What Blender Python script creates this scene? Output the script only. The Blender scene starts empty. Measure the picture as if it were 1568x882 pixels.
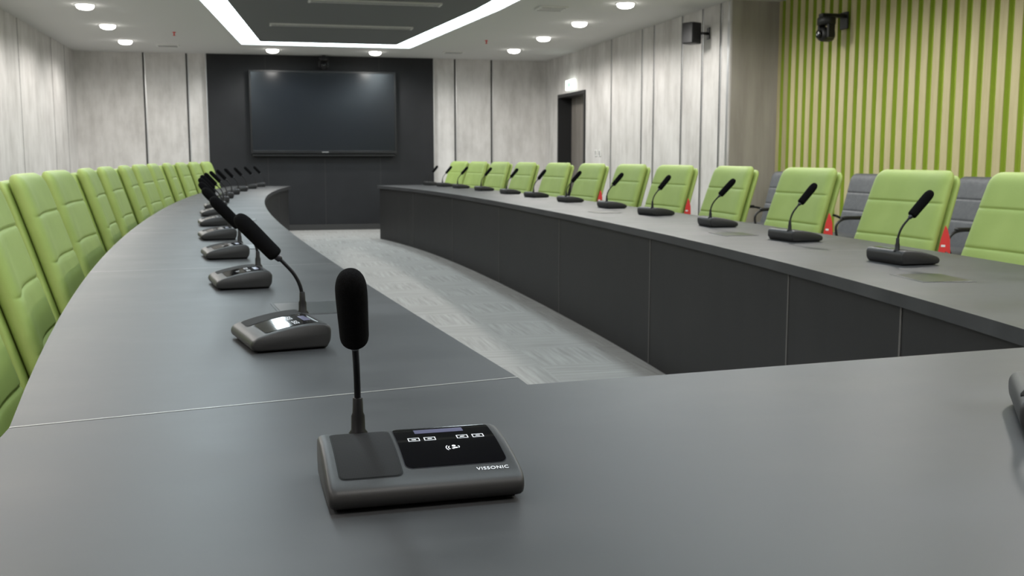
import bpy, bmesh, math
import numpy as np
from mathutils import Vector, Matrix, Euler
S=bpy.context.scene
S.view_settings.view_transform='Standard'
S.view_settings.look='None'
S.view_settings.exposure=0.22
COL=S.collection

# ------------------------------------------------------------------ materials
def mat(name,col,rough=.5,metal=0,emit=None,estr=0,spec=None,coat=0):
    m=bpy.data.materials.new(name);m.use_nodes=True
    b=m.node_tree.nodes['Principled BSDF']
    b.inputs['Base Color'].default_value=(*col,1)
    b.inputs['Roughness'].default_value=rough
    b.inputs['Metallic'].default_value=metal
    if spec is not None: b.inputs['Specular IOR Level'].default_value=spec
    if coat: b.inputs['Coat Weight'].default_value=coat
    if emit:
        b.inputs['Emission Color'].default_value=(*emit,1)
        b.inputs['Emission Strength'].default_value=estr
    return m
def nodes(m): return m.node_tree.nodes,m.node_tree.links,m.node_tree.nodes['Principled BSDF']
def ramp(n,stops):
    r=n.new('ShaderNodeValToRGB');e=r.color_ramp.elements
    e[0].position=stops[0][0];e[0].color=(*stops[0][1],1)
    e[1].position=stops[-1][0];e[1].color=(*stops[-1][1],1)
    for p,c in stops[1:-1]:
        x=e.new(p);x.color=(*c,1)
    return r
def noisemat(name,scale3,stops,rough=.6,nscale=1,detail=6,bump=0,rr=None,spec=None,nrough=.6):
    m=mat(name,stops[0][1],rough,spec=spec);n,l,b=nodes(m)
    tc=n.new('ShaderNodeTexCoord');mp=n.new('ShaderNodeMapping');mp.inputs['Scale'].default_value=scale3
    ns=n.new('ShaderNodeTexNoise');ns.inputs['Scale'].default_value=nscale;ns.inputs['Detail'].default_value=detail
    ns.inputs['Roughness'].default_value=nrough
    l.new(tc.outputs['Object'],mp.inputs['Vector']);l.new(mp.outputs[0],ns.inputs['Vector'])
    r=ramp(n,stops);l.new(ns.outputs['Fac'],r.inputs[0]);l.new(r.outputs[0],b.inputs['Base Color'])
    if bump:
        bp=n.new('ShaderNodeBump');bp.inputs['Strength'].default_value=bump;bp.inputs['Distance'].default_value=.01
        l.new(ns.outputs['Fac'],bp.inputs['Height']);l.new(bp.outputs[0],b.inputs['Normal'])
    if rr:
        mr=n.new('ShaderNodeMapRange');mr.inputs['To Min'].default_value=rr[0];mr.inputs['To Max'].default_value=rr[1]
        l.new(ns.outputs['Fac'],mr.inputs[0]);l.new(mr.outputs[0],b.inputs['Roughness'])
    return m

M={}
def wallmat():
    m=mat('whitewashed_panel',(.6,.58,.56),.6,spec=.3);n,l,b=nodes(m)
    tc=n.new('ShaderNodeTexCoord')
    mp=n.new('ShaderNodeMapping');mp.inputs['Scale'].default_value=(6,6,1.0)
    a=n.new('ShaderNodeTexNoise');a.inputs['Scale'].default_value=1.3;a.inputs['Detail'].default_value=8;a.inputs['Roughness'].default_value=.65
    l.new(tc.outputs['Object'],mp.inputs[0]);l.new(mp.outputs[0],a.inputs[0])
    c=n.new('ShaderNodeTexNoise');c.inputs['Scale'].default_value=1.6;c.inputs['Detail'].default_value=6;c.inputs['Roughness'].default_value=.65
    mp2=n.new('ShaderNodeMapping');mp2.inputs['Scale'].default_value=(1.5,1.5,1.0)
    l.new(tc.outputs['Object'],mp2.inputs[0]);l.new(mp2.outputs[0],c.inputs[0])
    mx=n.new('ShaderNodeMix');mx.inputs[0].default_value=.55
    l.new(a.outputs['Fac'],mx.inputs[2]);l.new(c.outputs['Fac'],mx.inputs[3])
    r=ramp(n,[(.35,(.47,.450,.433)),(.5,(.61,.59,.573)),(.64,(.72,.70,.685))])
    l.new(mx.outputs[0],r.inputs[0]);l.new(r.outputs[0],b.inputs['Base Color'])
    return m
M['wall']=wallmat()
M['walldark']=noisemat('grey_wood_return',(6,6,.7),[(.3,(.30,.275,.25)),(.7,(.44,.41,.38))],.6)
M['groove']=mat('groove_dark',(.03,.03,.03),.6)
M['alu']=mat('aluminium_trim',(.55,.55,.55),.35,.8)
M['black_panel']=noisemat('charcoal_panel',(1,1,1),[(.3,(.009,.0095,.0115)),(.7,(.013,.014,.0165))],.5,nscale=3,spec=.35)
M['ceil']=mat('ceiling_paint',(.66,.66,.65),.9,spec=.1)
M['tray']=mat('ceiling_tray_grey',(.17,.175,.18),.8,spec=.2)
M['cove']=mat('cove_light',(1,1,1),.5,emit=(.80,.94,1.0),estr=8)
M['spot']=mat('downlight_glow',(1,1,1),.5,emit=(1,.97,.90),estr=10)
M['white']=mat('white_plastic',(.75,.75,.73),.4)
M['exit']=mat('exit_sign_glow',(.9,1,.92),.5,emit=(.9,1,.93),estr=1.6)
M['exitg']=mat('exit_sign_green',(.3,.6,.4),.5,emit=(.4,.8,.5),estr=.6)
M['top']=noisemat('table_laminate',(1,1.6,1),[(.3,(.022,.0225,.0245)),(.5,(.034,.035,.037)),(.7,(.052,.053,.056))],.42,nscale=2.0,detail=9,rr=(.34,.56),spec=.42,nrough=.62)
M['edge']=mat('table_edge',(.05,.052,.055),.5)
M['panel']=noisemat('modesty_panel',(1,1,1),[(.3,(.010,.010,.0105)),(.7,(.015,.0145,.015))],.5,nscale=2,spec=.33)
M['seam']=mat('seam_strip',(.42,.41,.38),.4,.3)
M['pseam']=mat('panel_seam',(.10,.095,.09),.5)
M['socket']=mat('flip_up_glass',(.022,.024,.024),.28,spec=.45)
M['foam']=noisemat('foam_black',(1,1,1),[(.4,(.002,.002,.002)),(.6,(.006,.006,.007))],.95,nscale=900,bump=.35,spec=.08)
M['neck']=mat('gooseneck_black',(.004,.004,.005),.42,spec=.25)
M['ring']=mat('mic_collar',(.06,.06,.07),.3,.7)
M['body']=noisemat('unit_plastic',(1,1,1),[(.45,(.019,.0185,.019)),(.55,(.024,.0235,.024))],.45,nscale=1500,bump=.06,spec=.38)
M['bodydark']=mat('unit_dark_base',(.004,.004,.004),.6,spec=.2)
M['screen']=mat('unit_touch_glass',(.003,.003,.004),.07,spec=.4)
M['lcd']=mat('unit_lcd',(.05,.05,.09),.3,emit=(.3,.3,.5),estr=.12)
M['icon']=mat('unit_icons',(.6,.62,.65),.5,emit=(.8,.85,.9),estr=.35)
M['tv']=mat('tv_glass',(.009,.012,.016),.16,spec=.55)
M['tvframe']=mat('tv_frame',(.005,.005,.006),.35)
M['greycloth']=noisemat('grey_leather',(1,1,1),[(.3,(.085,.09,.10)),(.7,(.12,.125,.135))],.5,nscale=30)
M['black']=mat('black_plastic',(.009,.009,.010),.45)
M['chrome']=mat('chrome',(.6,.6,.6),.18,1)
M['red']=mat('red_tag',(.65,.02,.015),.5)
M['door']=noisemat('door_wood',(6,6,.8),[(.3,(.15,.135,.12)),(.7,(.23,.21,.19))],.5,nscale=2)
M['lime']=mat('lime_backing',(.37,.48,.06),.6)
M['slat']=noisemat('slat_wood',(10,10,.8),[(.3,(.46,.40,.21)),(.7,(.58,.52,.30))],.55,nscale=2)
def greenmat():
    m=mat('green_upholstery',(.36,.60,.09),.55,spec=.35);n,l,b=nodes(m)
    tc=n.new('ShaderNodeTexCoord');ns=n.new('ShaderNodeTexNoise');ns.inputs['Scale'].default_value=5;ns.inputs['Detail'].default_value=3
    l.new(tc.outputs['Object'],ns.inputs[0]);r=ramp(n,[(.3,(.295,.385,.10)),(.7,(.345,.44,.125))])
    l.new(ns.outputs['Fac'],r.inputs[0]);l.new(r.outputs[0],b.inputs['Base Color'])
    v=n.new('ShaderNodeTexVoronoi');v.inputs['Scale'].default_value=260;l.new(tc.outputs['Object'],v.inputs['Vector'])
    bp=n.new('ShaderNodeBump');bp.inputs['Strength'].default_value=.12;bp.inputs['Distance'].default_value=.002
    l.new(v.outputs['Distance'],bp.inputs['Height']);l.new(bp.outputs[0],b.inputs['Normal'])
    return m
M['green']=greenmat()
def carpet():
    m=mat('carpet_tiles',(.4,.4,.39),.95,spec=.1);n,l,b=nodes(m)
    tc=n.new('ShaderNodeTexCoord')
    ck=n.new('ShaderNodeTexChecker');ck.inputs['Scale'].default_value=2.0
    l.new(tc.outputs['Object'],ck.inputs['Vector'])
    def lines(sc):
        mp=n.new('ShaderNodeMapping');mp.inputs['Scale'].default_value=sc
        ns=n.new('ShaderNodeTexNoise');ns.inputs['Scale'].default_value=1;ns.inputs['Detail'].default_value=4;ns.inputs['Roughness'].default_value=.6
        l.new(tc.outputs['Object'],mp.inputs[0]);l.new(mp.outputs[0],ns.inputs[0]);return ns
    a=lines((40,2.0,1));c=lines((2.0,40,1))
    mx=n.new('ShaderNodeMix');l.new(ck.outputs['Fac'],mx.inputs[0]);l.new(a.outputs['Fac'],mx.inputs[2]);l.new(c.outputs['Fac'],mx.inputs[3])
    r=ramp(n,[(.3,(.27,.263,.25)),(.5,(.335,.327,.315)),(.7,(.40,.393,.38))])
    l.new(mx.outputs[0],r.inputs[0]);l.new(r.outputs[0],b.inputs['Base Color']);return m
M['carpet']=carpet()

# ------------------------------------------------------------------ helpers
def empty(name,loc=(0,0,0),rz=0,parent=None):
    e=bpy.data.objects.new(name,None);e.location=loc;e.rotation_euler=(0,0,rz);e.empty_display_size=.1
    COL.objects.link(e)
    if parent:e.parent=parent
    return e
def obj(name,me,m=None,parent=None,loc=None,rot=None,smooth=False):
    if m is not None and not me.materials: me.materials.append(m)
    o=bpy.data.objects.new(name,me);COL.objects.link(o)
    if parent:o.parent=parent
    if loc:o.location=loc
    if rot:o.rotation_euler=rot
    if smooth:
        for p in me.polygons:p.use_smooth=True
    return o
def bm2me(bm,name,smooth=False):
    me=bpy.data.meshes.new(name);bmesh.ops.recalc_face_normals(bm,faces=bm.faces[:]);bm.to_mesh(me);bm.free()
    if smooth:
        for p in me.polygons:p.use_smooth=True
    return me
def boxme(name,x0,x1,y0,y1,z0,z1,bev=0,seg=2):
    bm=bmesh.new();bmesh.ops.create_cube(bm,size=1)
    for v in bm.verts: v.co=Vector(((x0+x1)/2+v.co.x*(x1-x0),(y0+y1)/2+v.co.y*(y1-y0),(z0+z1)/2+v.co.z*(z1-z0)))
    if bev: bmesh.ops.bevel(bm,geom=bm.edges[:],offset=bev,segments=seg,profile=.5,affect='EDGES')
    return bm2me(bm,name)
def box(name,x0,x1,y0,y1,z0,z1,m,parent=None,bev=0):
    return obj(name,boxme(name,x0,x1,y0,y1,z0,z1,bev),m,parent)
def lathe(name,prof,seg=24,axis='Z'):
    bm=bmesh.new();rings=[]
    for r,z in prof:
        ring=[]
        for i in range(seg):
            a=2*math.pi*i/seg;ring.append(bm.verts.new((r*math.cos(a),r*math.sin(a),z)))
        rings.append(ring)
    for a,b in zip(rings,rings[1:]):
        for i in range(seg): bm.faces.new((a[i],a[(i+1)%seg],b[(i+1)%seg],b[i]))
    bm.faces.new(rings[0]);bm.faces.new(rings[-1])
    return bm2me(bm,name,True)
def tube(name,pts,radii,seg=12):
    bm=bmesh.new();rings=[];n=len(pts);P=[Vector(p) for p in pts]
    up=None
    for i,p in enumerate(P):
        t=(P[min(i+1,n-1)]-P[max(i-1,0)]).normalized()
        if up is None:
            up=Vector((1,0,0)) if abs(t.x)<.9 else Vector((0,1,0))
        a=(up-t*up.dot(t)).normalized();b=t.cross(a);up=a
        r=radii[i] if hasattr(radii,'__len__') else radii
        rings.append([bm.verts.new(p+a*r*math.cos(2*math.pi*k/seg)+b*r*math.sin(2*math.pi*k/seg)) for k in range(seg)])
    for a,b in zip(rings,rings[1:]):
        for k in range(seg): bm.faces.new((a[k],a[(k+1)%seg],b[(k+1)%seg],b[k]))
    bm.faces.new(rings[0]);bm.faces.new(rings[-1])
    return bm2me(bm,name,True)
def catmull(pts,n=8):
    P=[Vector(p) for p in pts];P=[P[0]*2-P[1]]+P+[P[-1]*2-P[-2]];out=[]
    for i in range(1,len(P)-2):
        for k in range(n):
            t=k/n;a,b,c,d=P[i-1:i+3]
            out.append(.5*((2*b)+(c-a)*t+(2*a-5*b+4*c-d)*t*t+(3*b-a-3*c+d)*t**3))
    out.append(P[-2]);return out
def joinme(name,meshes):
    bm=bmesh.new();mats=[]
    for me,m in meshes:
        if m not in mats:mats.append(m)
        k=mats.index(m);n0=len(bm.faces);bm.from_mesh(me);bm.faces.ensure_lookup_table()
        for f in bm.faces[n0:]: f.material_index=k
    out=bpy.data.meshes.new(name);bm.to_mesh(out);bm.free()
    for m in mats: out.materials.append(m)
    return out

# ------------------------------------------------------------------ room
XL,XR,XS,YB,YF,ZC=-2.57,4.65,5.21,16.8,-2.6,2.70
YC=9.87
box('floor',XL-.1,XS+.1,YF-.1,YB+.1,-.05,0,M['carpet'])
wl=empty('wall_left');box('wall_left_board',XL-.12,XL,YF,YB,0,ZC,M['wall'],wl)
for i,y in enumerate([-1,1,3,5,7,9,11,13,15,16.0]):
    box('groove_%d'%i,XL-.001,XL+.002,y-.006,y+.006,0,ZC,M['groove'],wl)
wb=empty('wall_back');box('wall_back_board',XL-.12,XS+.1,YB,YB+.12,0,ZC,M['wall'],wb)
for i,x in enumerate([-1.6,-.98,3.14,3.74]):
    box('groove_%d'%i,x-.013,x+.013,YB-.003,YB+.001,0,ZC,M['groove'],wb)
    box('groove_trim_%d'%i,x+.013,x+.03,YB-.006,YB+.001,0,ZC,M['alu'],wb)
box('trim_1',-.69,2.78,YB-.05,YB-.001,0,ZC,M['black_panel'])
tr=empty('trim_2')
for i,x in enumerate([-.705,2.78]): box('edge_%d'%i,x,x+.015,YB-.055,YB-.001,0,ZC,M['alu'],tr)
for i,x in enumerate([.18,1.05,1.92]): box('joint_%d'%i,x-.003,x+.003,YB-.052,YB-.049,0,ZC,M['groove'],tr)
box('baseboard_back',-.69,2.78,YB-.065,YB-.051,0,.09,M['groove'])
wr=empty('wall_right')
DY0,DY1,DZ=14.62,16.02,2.11
box('wall_right_near',XR,XS+.1,YC,DY0,0,ZC,M['wall'],wr)
box('wall_right_far',XR,XS+.1,DY1,YB,0,ZC,M['wall'],wr)
box('wall_right_over',XR,XS+.1,DY0,DY1,DZ,ZC,M['wall'],wr)
box('wall_right_return',XR+.012,XS,YC-.012,YC-.0005,0,ZC,M['walldark'],wr)
for i,y in enumerate([13.5,12.35,11.95,11.1,10.55,10.1,9.92]):
    box('groove_%d'%i,XR-.003,XR+.002,y-.014,y+.014,0,ZC,M['groove'] if i!=6 else M['alu'],wr)
    box('groove_trim_%d'%i,XR-.005,XR+.002,y-.034,y-.014,0,ZC,M['alu'],wr)
d=empty('door_1')
box('door_leaf',XR+.2,XR+.25,DY0+.05,DY1-.05,0,DZ-.05,M['door'],d)
box('jamb_far',XR-.02,XR+.25,DY1-.05,DY1,0,DZ,M['black'],d)
box('jamb_near',XR-.02,XR+.25,DY0,DY0+.05,0,DZ,M['black'],d)
box('jamb_head',XR-.02,XR+.25,DY0+.05,DY1-.05,DZ-.05,DZ,M['black'],d)
box('door_split',XR+.195,XR+.2,15.3,15.31,0,DZ-.05,M['groove'],d)
obj('door_handle',tube('door_handle',[(XR+.2,15.2,1.0),(XR+.14,15.2,1.0),(XR+.14,15.08,1.0)],.01),M['chrome'],d)
ws=empty('wall_slatted');box('wall_slatted_backing',XS,XS+.1,YF,YC,0,ZC,M['lime'],ws)
sl=[];y=YF+.1
while y<YC-.06:
    sl.append((boxme('s',XS-.030,XS+.001,y,y+.082,0,ZC),M['lime']))
    sl.append((boxme('s',XS-.036,XS-.030,y,y+.082,0,ZC),M['slat']));y+=.150
obj('slats',joinme('slats',sl),None,ws)
wf=empty('wall_front');box('wall_front_board',XL-.12,XS+.1,YF-.12,YF,0,ZC,M['wall'],wf)

# ceiling with tray
ce=empty('ceiling')
LO=[(-.15,15.3),(-.50,11.1),(-.60,8.4),(-.50,5.7),(-.15,1.5)];RO=[(2.20,15.3),(2.57,11.1),(2.68,8.4),(2.57,5.7),(2.20,1.5)]
LI=[(.10,14.85),(-.23,11.1),(-.33,8.4),(-.23,5.7),(.10,1.95)];RI=[(1.95,14.85),(2.31,11.1),(2.42,8.4),(2.31,5.7),(1.95,1.95)]
def flat(polys,z,name):
    bm=bmesh.new()
    for p in polys: bm.faces.new([bm.verts.new((x,y,z)) for x,y in p])
    bmesh.ops.remove_doubles(bm,verts=bm.verts[:],dist=1e-4)
    return bm2me(bm,name)
X0,X1=XL-.1,XS+.1
polys=[[(X0,YB+.1),(X1,YB+.1),(X1,15.3),RO[0],LO[0],(X0,15.3)],[(X0,1.5),LO[4],RO[4],(X1,1.5),(X1,YF-.1),(X0,YF-.1)]]
for i in range(4):
    polys.append([(X0,LO[i][1]),LO[i],LO[i+1],(X0,LO[i+1][1])]);polys.append([(X1,RO[i][1]),(X1,RO[i+1][1]),RO[i+1],RO[i]])
obj('ceiling_board',flat(polys,ZC,'ceiling_board'),M['ceil'],ce)
def wallstrip(pts,z0,z1,name):
    bm=bmesh.new();n=len(pts)
    for i in range(n):
        a,b=pts[i],pts[(i+1)%n]
        bm.faces.new([bm.verts.new(q) for q in ((*a,z0),(*b,z0),(*b,z1),(*a,z1))])
    return bm2me(bm,name)
obj('tray_outer_lip',wallstrip(LO+RO[::-1],ZC,ZC+.1,'lip'),M['white'],ce)
obj('tray_inner_lip',wallstrip(LI+RI[::-1],ZC-.005,ZC+.1,'lip2'),M['tray'],ce)
obj('tray_panel',flat([LI+RI[::-1]],ZC-.005,'tray_panel'),M['tray'],ce)
ring=[[LO[0],RO[0],RI[0],LI[0]],[LO[4],LI[4],RI[4],RO[4]]]
for i in range(4):
    ring.append([LO[i],LI[i],LI[i+1],LO[i+1]]);ring.append([RO[i],RO[i+1],RI[i+1],RI[i]])
obj('cove_light_strip',flat(ring,ZC+.03,'cove'),M['cove'],ce)
box('roof_slab',X0,X1,YF-.1,YB+.1,ZC+.11,ZC+.2,M['ceil'],ce)
def vent(x0,x1,yc,z,w=.07,parent=None):
    e=empty('air_vent')
    box('vent_frame',x0,x1,yc-w,yc+w,z-.02,z-.001,M['white'],e)
    for k in range(3):
        yy=yc-w+.025+k*(2*w-.05)/2
        box('vent_slot_%d'%k,x0+.02,x1-.02,yy-.008,yy+.008,z-.022,z-.019,M['groove'],e)
for yy,x0,x1 in ((12.83,.2,1.88),(10.8,.55,1.88),(8.8,.3,1.8),(6.8,.3,1.8),(4.5,.3,1.8)): vent(x0,x1,yy,ZC-.005,.09)
vent(2.9,3.2,10.8,ZC,.12);vent(2.75,3.05,15.6,ZC,.1);vent(-1.3,-1.0,15.6,ZC,.1)
# downlights with domed diffusers
def downlight(x,y,e=42):
    p=empty('downlight',(x,y,ZC))
    if 'dl_ring' not in bpy.data.meshes:
        lathe('dl_ring',[(.088,-.001),(.106,-.001),(.104,-.006),(.088,-.008)],28).materials.append(M['white'])
        lathe('dl_dome',[(.088,-.004),(.087,-.018),(.080,-.034),(.060,-.046),(.032,-.052),(.001,-.054)],28).materials.append(M['spot'])
    obj('trim_ring',bpy.data.meshes['dl_ring'],None,p);obj('lens',bpy.data.meshes['dl_dome'],None,p)
    L=bpy.data.lights.new('downlight_lamp','SPOT');L.energy=e;L.spot_size=math.radians(176);L.spot_blend=.5;L.shadow_soft_size=.09;L.color=(1,.965,.915)
    o=bpy.data.objects.new('lamp',L);COL.objects.link(o);o.parent=p;o.location=(0,0,-.16)
for y in (15.17,13.44,11.73,10.0,8.3,6.6,4.9,3.2,1.5,-.2): downlight(-1.66,y)
for y in (15.1,13.47,11.9,10.33,8.8,7.2,5.6,4.0,2.4,.8): downlight(3.70,y)
for x in (.28,1.77): downlight(x,15.9)
for x in (.28,1.77): downlight(x,.3)
for i,(x,y) in enumerate(((-.95,14.0),(3.05,14.0))):
    e=empty('sprinkler_head',(x,y,ZC));obj('sprinkler_body',lathe('spr',[(.02,0),(.02,-.01),(.008,-.012),(.008,-.04),(.016,-.042),(.016,-.046)],12),M['red'],e)

# ------------------------------------------------------------------ table
def fit(pts,deg=4):
    ys=[p[1] for p in pts];xs=[p[0] for p in pts];c=np.polyfit(ys,xs,deg);return lambda y:float(np.polyval(c,y))
LIN=fit([(.45,1.76),(.42,2.24),(.38,2.76),(.33,3.39),(.26,4.26),(.18,5.26),(.12,6.61),(.08,8.09),(.07,9.77),(.18,12.53),(.45,14.71)])
LOU=fit([(-.37,1.65),(-.41,2.02),(-.51,2.98),(-.60,4.28),(-.68,6.09),(-.71,8.28),(-.69,10.3),(-.55,13.0),(-.32,15)])
RIN=fit([(1.68,1.87),(1.77,2.2),(1.84,2.65),(1.94,3.61),(2.05,5.27),(2.11,7.31),(2.08,10.6),(1.9,13),(1.64,14.75)])
ROU=fit([(2.57,1.75),(2.66,2.4),(2.77,3.4),(2.85,4.6),(2.92,6),(2.95,8),(2.90,10.5),(2.74,13),(2.50,15)])
TB=empty('conference_table')
ZT=.75;TH=.04
def slab(name,ring):
    bm=bmesh.new();n=len(ring)
    t=[bm.verts.new((x,y,ZT)) for x,y in ring];b=[bm.verts.new((x,y,ZT-TH)) for x,y in ring]
    for i in range(n): bm.faces.new((t[i],t[(i+1)%n],b[(i+1)%n],b[i]))
    bm.faces.new(t);bm.faces.new(b[::-1])
    bmesh.ops.triangulate(bm,faces=[f for f in bm.faces if len(f.verts)>4])
    return bm2me(bm,name)
N=48
def side(yi0,yi1,yo0,yo1,fi,fo):
    I=[(fi(yi0+(yi1-yi0)*k/N),yi0+(yi1-yi0)*k/N) for k in range(N+1)]
    O=[(fo(yo0+(yo1-yo0)*k/N),yo0+(yo1-yo0)*k/N) for k in range(N+1)]
    return I,O
I,O=side(1.82,14.75,1.65,15.0,LIN,LOU)
def slabstrip(name,I,O):
    bm=bmesh.new();rows=[]
    for (a,b) in zip(I,O):
        rows.append([bm.verts.new((*a,ZT)),bm.verts.new((*b,ZT)),bm.verts.new((*b,ZT-TH)),bm.verts.new((*a,ZT-TH))])
    for r,s in zip(rows,rows[1:]):
        for k in range(4): bm.faces.new((r[k],r[(k+1)%4],s[(k+1)%4],s[k]))
    bm.faces.new(rows[0]);bm.faces.new(rows[-1])
    return bm2me(bm,name)
obj('tabletop_left',slabstrip('tabletop_left',I,O),M['top'],TB)
I2,O2=side(1.95,14.75,1.75,15.0,RIN,ROU)
obj('tabletop_right',slabstrip('tabletop_right',I2,O2),M['top'],TB)
near=[O[0],I[0],(.455,1.755),(.70,1.775),(1.15,1.82),(1.63,1.865),I2[0],O2[0],(2.54,1.25),(2.42,.86),(2.1,.66),(1.09,.60),(.08,.64),(-.20,.74),(-.33,.98),(-.37,1.3)]
obj('tabletop_near',slab('tabletop_near',near),M['top'],TB)
def seg(a,b,w,z,name):
    a=Vector(a);b=Vector(b);d=(b-a).normalized();n=Vector((-d.y,d.x))*w/2
    bm=bmesh.new();bm.faces.new([bm.verts.new((q.x,q.y,z)) for q in (a-n,b-n,b+n,a+n)]);return bm2me(bm,name)
seams=[(seg(O[0],I[0],.0035,ZT+.0006,'s'),M['seam']),(seg(O2[0],I2[0],.0035,ZT+.0006,'s'),M['seam'])]
for k in (8,15,22,29,36,42):
    seams.append((seg(O[k],I[k],.003,ZT+.0006,'s'),M['seam']));seams.append((seg(O2[k],I2[k],.003,ZT+.0006,'s'),M['seam']))
obj('seam_strips',joinme('seam_strips',seams),None,TB)
def ribbon(name,pts,z0,z1,th,m,out):
    bm=bmesh.new();rows=[]
    P=[Vector(p) for p in pts];n=len(P)
    for i,p in enumerate(P):
        t=(P[min(i+1,n-1)]-P[max(i-1,0)]).normalized();nn=Vector((-t.y,t.x))*out*th
        q=p+nn
        rows.append([bm.verts.new((p.x,p.y,z0)),bm.verts.new((p.x,p.y,z1)),bm.verts.new((q.x,q.y,z1)),bm.verts.new((q.x,q.y,z0))])
    for r,s in zip(rows,rows[1:]):
        for k in range(4): bm.faces.new((r[k],r[(k+1)%4],s[(k+1)%4],s[k]))
    bm.faces.new(rows[0]);bm.faces.new(rows[-1])
    return obj(name,bm2me(bm,name),m,TB)
off=.035
IL=[(x-off,y) for x,y in I];IR=[(x+off,y) for x,y in I2]
ribbon('modesty_panel_left',IL,0.0,ZT-TH,.02,M['panel'],1)
ribbon('modesty_panel_right',IR,0.0,ZT-TH,.02,M['panel'],-1)
ribbon('modesty_panel_near',[(.44,1.72),(1.66,1.82)],0.0,ZT-TH,.02,M['panel'],-1)
for k in (0,8,22,36,48):
    for nm,a,b,s in (('support_l',I[k],O[k],1),('support_r',I2[k],O2[k],-1)):
        a=Vector(a);b=Vector(b)
        e=a.lerp(b,.35 if k not in(0,48) else .72);a2=a.lerp(b,.06)
        yy=-.04 if k==48 else 0
        ribbon(nm,[(a2.x,a2.y+yy),(e.x,e.y+yy)],0,ZT-TH,.025,M['panel'],s)
ps=[]
def pseam(x,y,dx):
    ps.append((boxme('p',x-.002,x+.002,y-.004,y+.004,0.0,ZT-TH),M['pseam']))
for y in (2.75,3.63,5.4,7.35,9.3,11.3,13.2): pseam(RIN(y)+off-.001,y,1)
for y in (5.4,7.35,9.3,11.3,12.5,13.7): pseam(LIN(y)-off+.001,y,1)
obj('panel_seams',joinme('panel_seams',ps),None,TB)
for (x,y,r) in ((2.17,3.02,-8),(.13,2.80,6),(2.4,5.0,-4),(-.02,4.8,4),(2.44,7.2,0),(-.1,6.9,0)):
    e=empty('cable_hatch',(x,y,ZT),math.radians(r))
    box('hatch_lid',-.085,.085,-.11,.11,.0003,.0022,M['socket'],e,.0008)
    box('hatch_rim',-.092,.092,-.117,.117,.0001,.0012,M['edge'],e)

# ------------------------------------------------------------------ microphone unit
W=.114;ZS=1.13
prof=[(-.070,.003),(-.081,.006),(-.0855,.013),(-.083,.021),(-.075,.0265),(-.06,.0315),(-.035,.0375),(-.005,.0430),(.02,.0462),(.045,.0480),(.062,.0480),(.074,.0455),(.081,.0395),(.083,.030),(.081,.014),(.074,.003)]
prof=[(a,b*ZS if b>.01 else b) for a,b in prof]
PC=catmull([(0,a,b) for a,b in prof],8)
_top=[(p.y,p.z) for p in PC[8*2:8*13]]
_ty=[p[0] for p in _top if -.0845<p[0]<.0825];_tz=[p[1] for p in _top if -.0845<p[0]<.0825]
def topz(y): return float(np.interp(y,_ty,_tz))
def body():
    pr=catmull([(0,a,b) for a,b in prof],8)
    bm=bmesh.new();cy,cz=0,.027;rows=[]
    xs=[(-W,.86),(-W+.0015,.93),(-W+.005,.985),(-W+.010,1.0),(W-.010,1.0),(W-.005,.985),(W-.0015,.93),(W,.86)]
    for x,s in xs:
        rows.append([bm.verts.new((x,cy+(p.y-cy)*(1-(1-s)*.55),max(.003,cz+(p.z-cz)*s))) for p in pr])
    n=len(pr)
    for a,b in zip(rows,rows[1:]):
        for k in range(n): bm.faces.new((a[k],a[(k+1)%n],b[(k+1)%n],b[k]))
    bm.faces.new(rows[0]);bm.faces.new(rows[-1])
    return bm2me(bm,'body',True)
def patch(x0,x1,y0,y1,r,off,n=26):
    bm=bmesh.new();rows=[]
    for k in range(n+1):
        t=.5-.5*math.cos(math.pi*k/n);y=y0+(y1-y0)*t
        e=min(y-y0,y1-y);ins=0
        if e<r: ins=r-math.sqrt(max(0,r*r-(r-e)**2))
        z=topz(y)+off
        rows.append((bm.verts.new((x0+ins,y,z)),bm.verts.new((x1-ins,y,z))))
    for a,b in zip(rows,rows[1:]): bm.faces.new((a[0],a[1],b[1],b[0]))
    return bm2me(bm,'p')
def outline(x0,x1,y0,y1,w,off):
    L=[]
    for a in ((x0,x1,y0,y0+w),(x0,x1,y1-w,y1),(x0,x0+w,y0,y1),(x1-w,x1,y0,y1)): L.append((patch(*a,0,off,6),M['icon']))
    return L
def grille():
    m=mat('speaker_grille',(.03,.03,.03),.75,spec=.2);n,l,b=nodes(m)
    tc=n.new('ShaderNodeTexCoord');v=n.new('ShaderNodeTexVoronoi');v.voronoi_dimensions='2D';v.inputs['Scale'].default_value=520;v.inputs['Randomness'].default_value=0
    l.new(tc.outputs['Object'],v.inputs['Vector']);r=ramp(n,[(.25,(.003,.003,.003)),(.45,(.014,.014,.015))])
    l.new(v.outputs['Distance'],r.inputs[0]);l.new(r.outputs[0],b.inputs['Base Color']);return m
M['grille']=grille()
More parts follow.
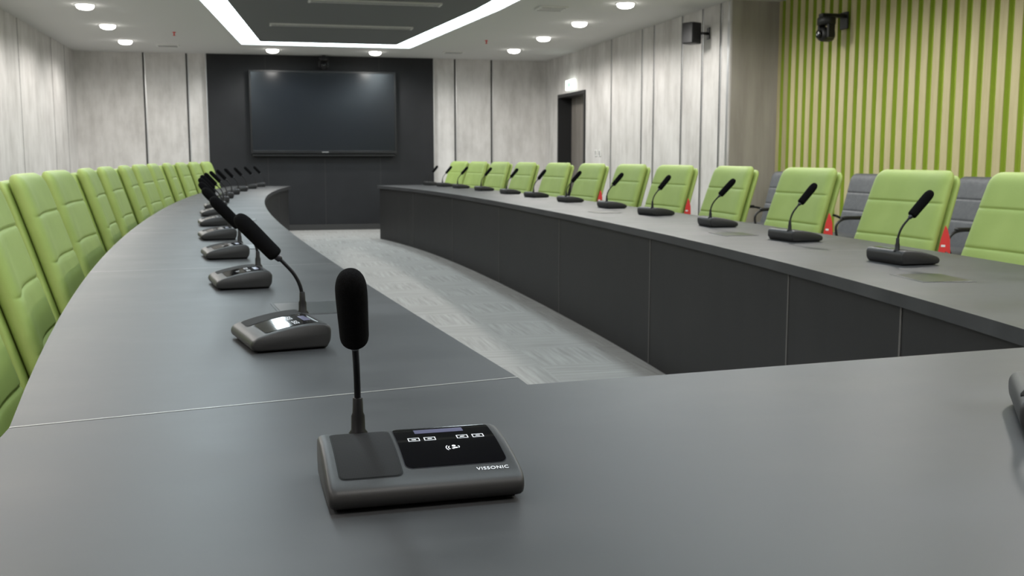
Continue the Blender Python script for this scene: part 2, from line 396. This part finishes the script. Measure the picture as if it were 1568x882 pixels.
def unit_mesh():
    parts=[(body(),M['body'])]
    parts.append((boxme('foot',-W+.008,W-.008,-.072,.074,.0005,.006,.002,1),M['bodydark']))
    parts.append((patch(-.1008,-.0262,-.0658,.0588,.008,.0004),M['bodydark']))
    parts.append((patch(-.0992,-.0278,-.0642,.0572,.007,.0009),M['grille']))
    parts.append((patch(-.0225,.1015,-.0535,.0625,.010,.0004),M['ring']))
    parts.append((patch(-.0215,.1005,-.0525,.0615,.009,.0010),M['screen']))
    parts.append((patch(.004,.066,.036,.050,.001,.0014),M['lcd']))
    for x in (-.008,.012,.053,.073):
        parts+=outline(x,x+.0145,.0115,.0215,.0011,.0015)
        parts.append((patch(x+.0045,x+.010,.0155,.0175,0,.0015,3),M['icon']))
    def arc(cx,cy,r,a0,a1,w=.0011):
        bm=bmesh.new();rows=[]
        for k in range(13):
            a=math.radians(a0+(a1-a0)*k/12)
            q=[(cx+(r+s)*math.cos(a),cy+(r+s)*math.sin(a)) for s in (-w/2,w/2)]
            rows.append([bm.verts.new((x,y,topz(y)+.0015)) for x,y in q])
        for a,b in zip(rows,rows[1:]): bm.faces.new((a[0],a[1],b[1],b[0]))
        return bm2me(bm,'a')
    parts+= [(arc(.042,-.013,.005,130,230),M['icon']),(arc(.042,-.013,.008,135,225),M['icon']),(arc(.044,-.009,.0012,0,360,.0024),M['icon']),(arc(.046,-.020,.006,70,140,.0028),M['icon']),(arc(.0475,-.012,.003,-60,60,.001),M['icon'])]
    return joinme('microphone_unit',parts)
UM=unit_mesh()
nx,ny=-.063,.066
nb=Vector((nx,ny,.046*ZS))
path=catmull([nb+Vector(p) for p in ((0,0,.0),(0,0,.03),(0,-.004,.06),(0,-.017,.088),(0,-.038,.113),(0,-.053,.128))],6)
neck=tube('neck',path,.0042,12)
sleeve=lathe('sl',[(.0135,-.004),(.0135,0),(.009,.006),(.0085,.024),(.0068,.028),(.0062,.046),(.0048,.048)],20)
sleeve.transform(Matrix.Translation(nb))
dirv=Vector((0,-.68,.735)).normalized()
q=Vector((0,0,1)).rotation_difference(dirv)
col=lathe('col',[(.0045,-.012),(.007,-.010),(.0085,-.002),(.0085,.006)],20)
fo=[(.0085,0),(.0150,.003),(.0172,.010),(.0175,.03),(.0180,.06),(.0182,.09),(.0172,.106),(.0140,.117),(.0085,.1235),(.001,.126)]
foam=lathe('foam',[(p.y,p.z) for p in catmull([(0,a,b) for a,b in fo],3)],28)
T=Matrix.Translation(path[-1])@q.to_matrix().to_4x4()
col.transform(T);foam.transform(T)
NM=joinme('gooseneck_mic',[(neck,M['neck']),(sleeve,M['neck']),(col,M['ring']),(foam,M['foam'])])
for p in NM.polygons:p.use_smooth=True
for p in UM.polygons:
    if p.material_index==0 and p.area<.002:p.use_smooth=True
def mic(x,y,deg,nrot=0,text=False):
    e=empty('conference_microphone',(x,y,ZT+.0005),math.radians(deg))
    obj('microphone_unit',UM,None,e)
    n=obj('gooseneck',NM,None,e)
    if nrot:
        n.location=Vector((nx,ny,0))+Matrix.Rotation(math.radians(nrot),3,'Z')@Vector((-nx,-ny,0));n.rotation_euler=(0,0,math.radians(nrot))
    if text:
        c=bpy.data.curves.new('label','FONT');c.body='VISSONIC';c.size=.0082;c.space_character=1.12;c.extrude=.0001;c.align_x='RIGHT'
        o=bpy.data.objects.new('label_text',c);COL.objects.link(o);o.parent=e;c.materials.append(M['icon'])
        o.location=(.099,-.0665,topz(-.0665)+.0009);o.rotation_euler=(math.atan2(topz(-.058)-topz(-.0665),.0085),0,0)
mic(.180,1.232,1.5,-9,True)
mic(1.190,1.300,55,25)
for i,y in enumerate([2.29,3.36,4.34,5.34,6.4,7.45,8.5,9.55,10.6,11.65,12.7,13.7,14.5]):
    x=LIN(y)-.385 if i else .040
    t=math.degrees(math.atan((LIN(y+.1)-LIN(y-.1))/.2))
    mic(x,y,-90-t+(7 if i==0 else 4),[-14,-2,-8,0,-4,-6,4,4,3,-4,0,2,0][i])
rx=fit([(2.32,3.44),(2.44,4.5),(2.53,5.53),(2.6,6.7),(2.64,7.8),(2.67,8.9),(2.67,10),(2.64,11.1),(2.58,12.2),(2.5,13.3),(2.4,14.3)])
for i,y in enumerate([3.50,4.57,5.62,6.80,7.85,8.95,10.1,11.1,12.2,13.25,14.0,14.65]):
    t=math.degrees(math.atan((rx(y+.1)-rx(y-.1))/.2))
    mic(rx(y)+.04+([.01,.03,.02,.03,.03,0,0,0,0,0,0,0][i]),y,98-t-[0,0,8,-5,4,0,-6,3,0,5,0,0][i],[0,3,-5,0,4,-4,0,5,0,-3,0,4][i])

# ------------------------------------------------------------------ chairs
def pillow(name,zs,hw,yc,T,curv=0,seams=(),nu=28,pu=10,pv=14,back_T=None,sd=.006,sw=.006):
    z0,z1=zs
    us=[math.copysign(1-(1-abs(t))**2.0,t) for t in np.linspace(-1,1,nu+1)]
    base=[.5+.5*math.copysign(1-(1-abs(t))**1.6,t) for t in np.linspace(-1,1,44)]
    vs=sorted(set([round(v,4) for v in base]+[round((s-z0)/(z1-z0)+d/(z1-z0),4) for s in seams for d in (-2*sw,-sw,-.4*sw,0,.4*sw,sw,2*sw)]))
    bm=bmesh.new();bt=back_T or T
    for sgn,TT in ((-1,T),(1,bt)):
        g=[]
        for v in vs:
            z=z0+(z1-z0)*v;row=[];vv=2*v-1
            for u in us:
                k=math.sqrt(max(0,(1-abs(u)**pu)*(1-abs(vv)**pv)))
                x=u*hw(z);d=TT*k
                if sgn<0:
                    for s in seams:d-=sd*math.exp(-((z-s)/sw)**2)*k
                row.append(bm.verts.new((x,yc(z)-curv*x*x+sgn*d,z)))
            g.append(row)
        for a,b in zip(g,g[1:]):
            for i in range(len(us)-1): bm.faces.new((a[i],a[i+1],b[i+1],b[i]))
    bmesh.ops.remove_doubles(bm,verts=bm.verts[:],dist=1e-5)
    return bm2me(bm,name,True)
def hwf(W2,z0,z1,r,rb=.03,taper=0):
    def f(z):
        w=W2-taper*(z-z0)/(z1-z0);e=z1-z;i=0
        if e<r:i=r-math.sqrt(max(0,r*r-(r-e)**2))
        e=z-z0
        if e<rb:i=rb-math.sqrt(max(0,rb*rb-(rb-e)**2))
        return w-i
    return f
def chair_mesh(cloth,name,W2=.29,zt=1.085,green=True):
    parts=[]
    yc=(lambda z:.135+.30*(z-.5)+.05*max(0,(z-.8))**2) if green else (lambda z:.215+.20*(z-.5))
    seams=(.60,.76,.93) if green else (.7,.85)
    parts.append((pillow('back',(.45,zt),hwf(W2,.45,zt,.05,taper=.04),yc,.036,curv=.28,seams=seams),cloth))
    yb=lambda z:yc(z)+.055
    parts.append((pillow('shell',(.48,zt-.025),hwf(W2-.010,.48,zt-.025,.05,taper=.04),yb,.024,curv=.28),cloth if green else M['black']))
    s=pillow('seat',(-.26,.20),hwf(W2-.03,-.26,.20,.06,.06),lambda z:0,.045,curv=0,seams=(0.06,),pu=8,pv=10)
    s.transform(Matrix.Translation((0,0,.475))@Matrix.Rotation(math.radians(90),4,'X'))
    parts.append((s,cloth))
    parts.append((boxme('pan',-.2,.2,-.2,.2,.40,.432,.01),M['black']))
    for sx in (-1,1):
        if not green:
            x=sx*(W2+.012)
            arm=catmull([(sx*(W2-.08),-.02,.425),(x,-.06,.43),(x,-.13,.50),(x,-.15,.60),(x,-.09,.655),(x,.05,.66),(x,.16,.655),(x-sx*.01,.245,.62)],6)
            parts.append((tube('arm',arm,.0105,8),M['black']))
            parts.append((boxme('pad',x-.02,x+.02,-.10,.12,.655,.68,.009),M['black']))
        parts.append((tube('br',[(sx*.1,.1,.42),(sx*.1,.20,.42),(sx*.1,yb(.55)+.012,.55)],.012,8),M['chrome']))
    parts.append((lathe('gas',[(.028,.12),(.028,.26),(.018,.262),(.018,.41)],16),M['black']))
    hub=lathe('hub',[(.045,.075),(.045,.12),(.03,.13)],16);parts.append((hub,M['chrome']))
    for k in range(5):
        a=2*math.pi*k/5+.3;c,s_=math.cos(a),math.sin(a)
        parts.append((tube('leg',[(c*.03,s_*.03,.105),(c*.16,s_*.16,.095),(c*.29,s_*.29,.078)],[.022,.018,.013],8),M['chrome']))
        w=lathe('wh',[(.012,-.022),(.026,-.02),(.029,-.012),(.029,.012),(.026,.02),(.012,.022)],16)
        w.transform(Matrix.Translation((c*.29,s_*.29,.029))@Matrix.Rotation(a,4,'Z')@Matrix.Rotation(math.radians(90),4,'X'))
        parts.append((w,M['black']))
        parts.append((tube('st',[(c*.29,s_*.29,.05),(c*.29,s_*.29,.085)],.008,8),M['black']))
    return joinme(name,parts)
GC=chair_mesh(M['green'],'green_chair_mesh',.325);KC=chair_mesh(M['greycloth'],'grey_chair_mesh',.27,1.01,False)
for me in (GC,KC):
    for p in me.polygons:p.use_smooth=(p.area<.01 and len(p.vertices)==4)
def tagmesh():
    bm=bmesh.new()
    pts=[(0,.0),(.012,-.02),(.026,-.06),(.034,-.13),(.012,-.12),(.0,-.14),(-.024,-.135),(-.014,-.06)]
    a=[bm.verts.new((x,0,z)) for x,z in pts];b=[bm.verts.new((x*.9,.012,z)) for x,z in pts]
    n=len(pts);bm.faces.new(a);bm.faces.new(b[::-1])
    for i in range(n): bm.faces.new((a[i],a[(i+1)%n],b[(i+1)%n],b[i]))
    me=bm2me(bm,'tag');w=boxme('lab',-.010,.008,-.002,.0,-.10,-.09);return joinme('tag_mesh',[(me,M['red']),(w,M['white'])])
TG=tagmesh()
def chair(x,y,deg,me,name,tag=0,z=0):
    e=empty(name,(x,y,0),math.radians(deg))
    obj('chair_body',me,None,e)
    if tag: obj('hang_tag',TG,None,e,(tag*.322,.225,.83),(math.radians(-8),0,math.radians(35)))
for i,y in enumerate([2.42,3.42,4.45,5.40,6.4,7.4,8.4,9.45,10.5,11.55,12.6,13.6,14.5]):
    t=math.degrees(math.atan((LOU(y+.1)-LOU(y-.1))/.2))
    chair(LOU(y)+[0,0,.0,-.01,.01,0,.01,0,-.01,0,0,0,0][i]+.03,y,90-t+[0,2,0,-2,2,0,2,-2,0,3,0,0,0][i],GC,'conference_chair')
for i,y in enumerate([3.66,4.58,5.70,6.80,7.85,8.85,9.9,11.0,12.1,13.1,14.0,14.8]):
    t=math.degrees(math.atan((ROU(y+.1)-ROU(y-.1))/.2))
    chair(ROU(y)+[.0,.0,.0,0,.0,0,0,.02,0,0,0,0][i]+.03,y,-86-t+[0,2,0,-3,2,0,0,2,0,0,0,0][i],GC,'conference_chair',1 if i in(1,2,4,6) else 0)
for x,y in ((4.62,9.15),(4.62,7.75),(4.62,6.35),(4.62,4.95),(4.62,3.6)):
    chair(x,y,-90,KC,'visitor_chair')

# ------------------------------------------------------------------ tv & devices
tv=empty('television')
TX0,TX1,TZ0,TZ1=-.07,2.165,1.20,2.46;TY=YB-.05
box('wall_bracket',.7,1.4,TY-.06,TY,1.5,2.2,M['black'],tv)
box('housing',TX0,TX1,TY-.13,TY-.06,TZ0,TZ1,M['tvframe'],tv,.008)
for nm,a in (('bezel_top',(TX0,TX1,TZ1-.028,TZ1)),('bezel_bottom',(TX0,TX1,TZ0,TZ0+.045)),('bezel_left',(TX0,TX0+.028,TZ0+.045,TZ1-.028)),('bezel_right',(TX1-.028,TX1,TZ0+.045,TZ1-.028))):
    box(nm,a[0],a[1],TY-.145,TY-.13,a[2],a[3],M['tvframe'],tv,.003)
box('screen',TX0+.028,TX1-.028,TY-.136,TY-.130,TZ0+.045,TZ1-.028,M['tv'],tv)
box('badge',1.0,1.1,TY-.147,TY-.145,TZ0+.016,TZ0+.026,M['alu'],tv)
box('soundbar',TX0+.02,TX1-.02,TY-.12,TY-.02,TZ0-.045,TZ0-.005,M['black'],tv,.01)
def ptz(x,y,z,deg,tocam='wall'):
    e=empty('ptz_camera',(x,y,z),math.radians(deg))
    box('wall_plate',-.05,.05,.17,.185,-.06,.06,M['black'],e,.004)
    box('arm',-.03,.03,-.06,.17,.02,.045,M['black'],e,.006)
    obj('base',lathe('b',[(.066,-.035),(.075,-.03),(.075,.012),(.068,.02)],24),M['black'],e)
    for s in(-1,1): box('yoke_%d'%(s>0),s*.062-.012,s*.062+.012,-.035,.035,-.13,-.03,M['black'],e,.008)
    h=lathe('h',[(.02,-.062),(.045,-.058),(.052,-.03),(.052,.03),(.045,.055),(.02,.06)],24);h.transform(Matrix.Rotation(math.radians(90),4,'X'))
    obj('head',h,M['black'],e,(0,0,-.10))
    ln=lathe('l',[(.03,0),(.03,.02),(.024,.022)],20);ln.transform(Matrix.Rotation(math.radians(90),4,'X'))
    obj('lens',ln,M['screen'],e,(0,-.06,-.10))
ptz(4.985,8.62,2.36,-90);bpy.data.objects['ptz_camera'].scale=(1.3,1.0,1.25)
ptz(1.05,YB-.24,ZC-.06,0)
sp=empty('wall_speaker',(4.47,10.42,2.43),math.radians(-62))
box('cabinet',-.075,.075,-.07,.07,-.11,.11,M['black'],sp,.012)
box('grille',-.065,.065,-.076,-.07,-.10,.10,M['tvframe'],sp,.003)
b2=empty('speaker_mount',(4.65,10.39,2.43))
box('plate',-.012,-.001,-.035,.035,-.06,.06,M['black'],b2,.003)
obj('arm',tube('arm',[(-.01,0,0),(-.08,.0,.0),(-.125,.02,0)],.014),M['black'],b2)
ex=empty('exit_sign',(XR-.04,15.28,2.22))
box('sign_body',-.015,.03,-.19,.19,-.075,.075,M['exit'],ex,.004)
box('sign_pictogram',-.018,-.015,-.06,.06,-.03,.03,M['exitg'],ex)
for y in (14.12,13.94):
    e=empty('wall_socket',(XR,y,1.2));box('plate',-.01,0,-.045,.045,-.045,.045,M['white'],e,.003);box('rocker',-.013,-.009,-.02,.02,-.03,.03,M['alu'],e,.002)

w=bpy.data.worlds.new('World');S.world=w;w.use_nodes=True
w.node_tree.nodes['Background'].inputs[0].default_value=(.6,.65,.7,1);w.node_tree.nodes['Background'].inputs[1].default_value=.3

# ------------------------------------------------------------------ camera
cam=bpy.data.cameras.new('Camera');co=bpy.data.objects.new('Camera',cam);COL.objects.link(co)
cam.sensor_width=36;cam.lens=36*1600/1568
co.location=(0,0,1.15)
th=math.atan(201/1600);psi=math.atan(389/1600)
co.rotation_euler=(math.pi/2-th,0,-psi)
cam.dof.use_dof=True;cam.dof.focus_distance=1.3;cam.dof.aperture_fstop=16
cam.clip_start=.02
S.camera=co
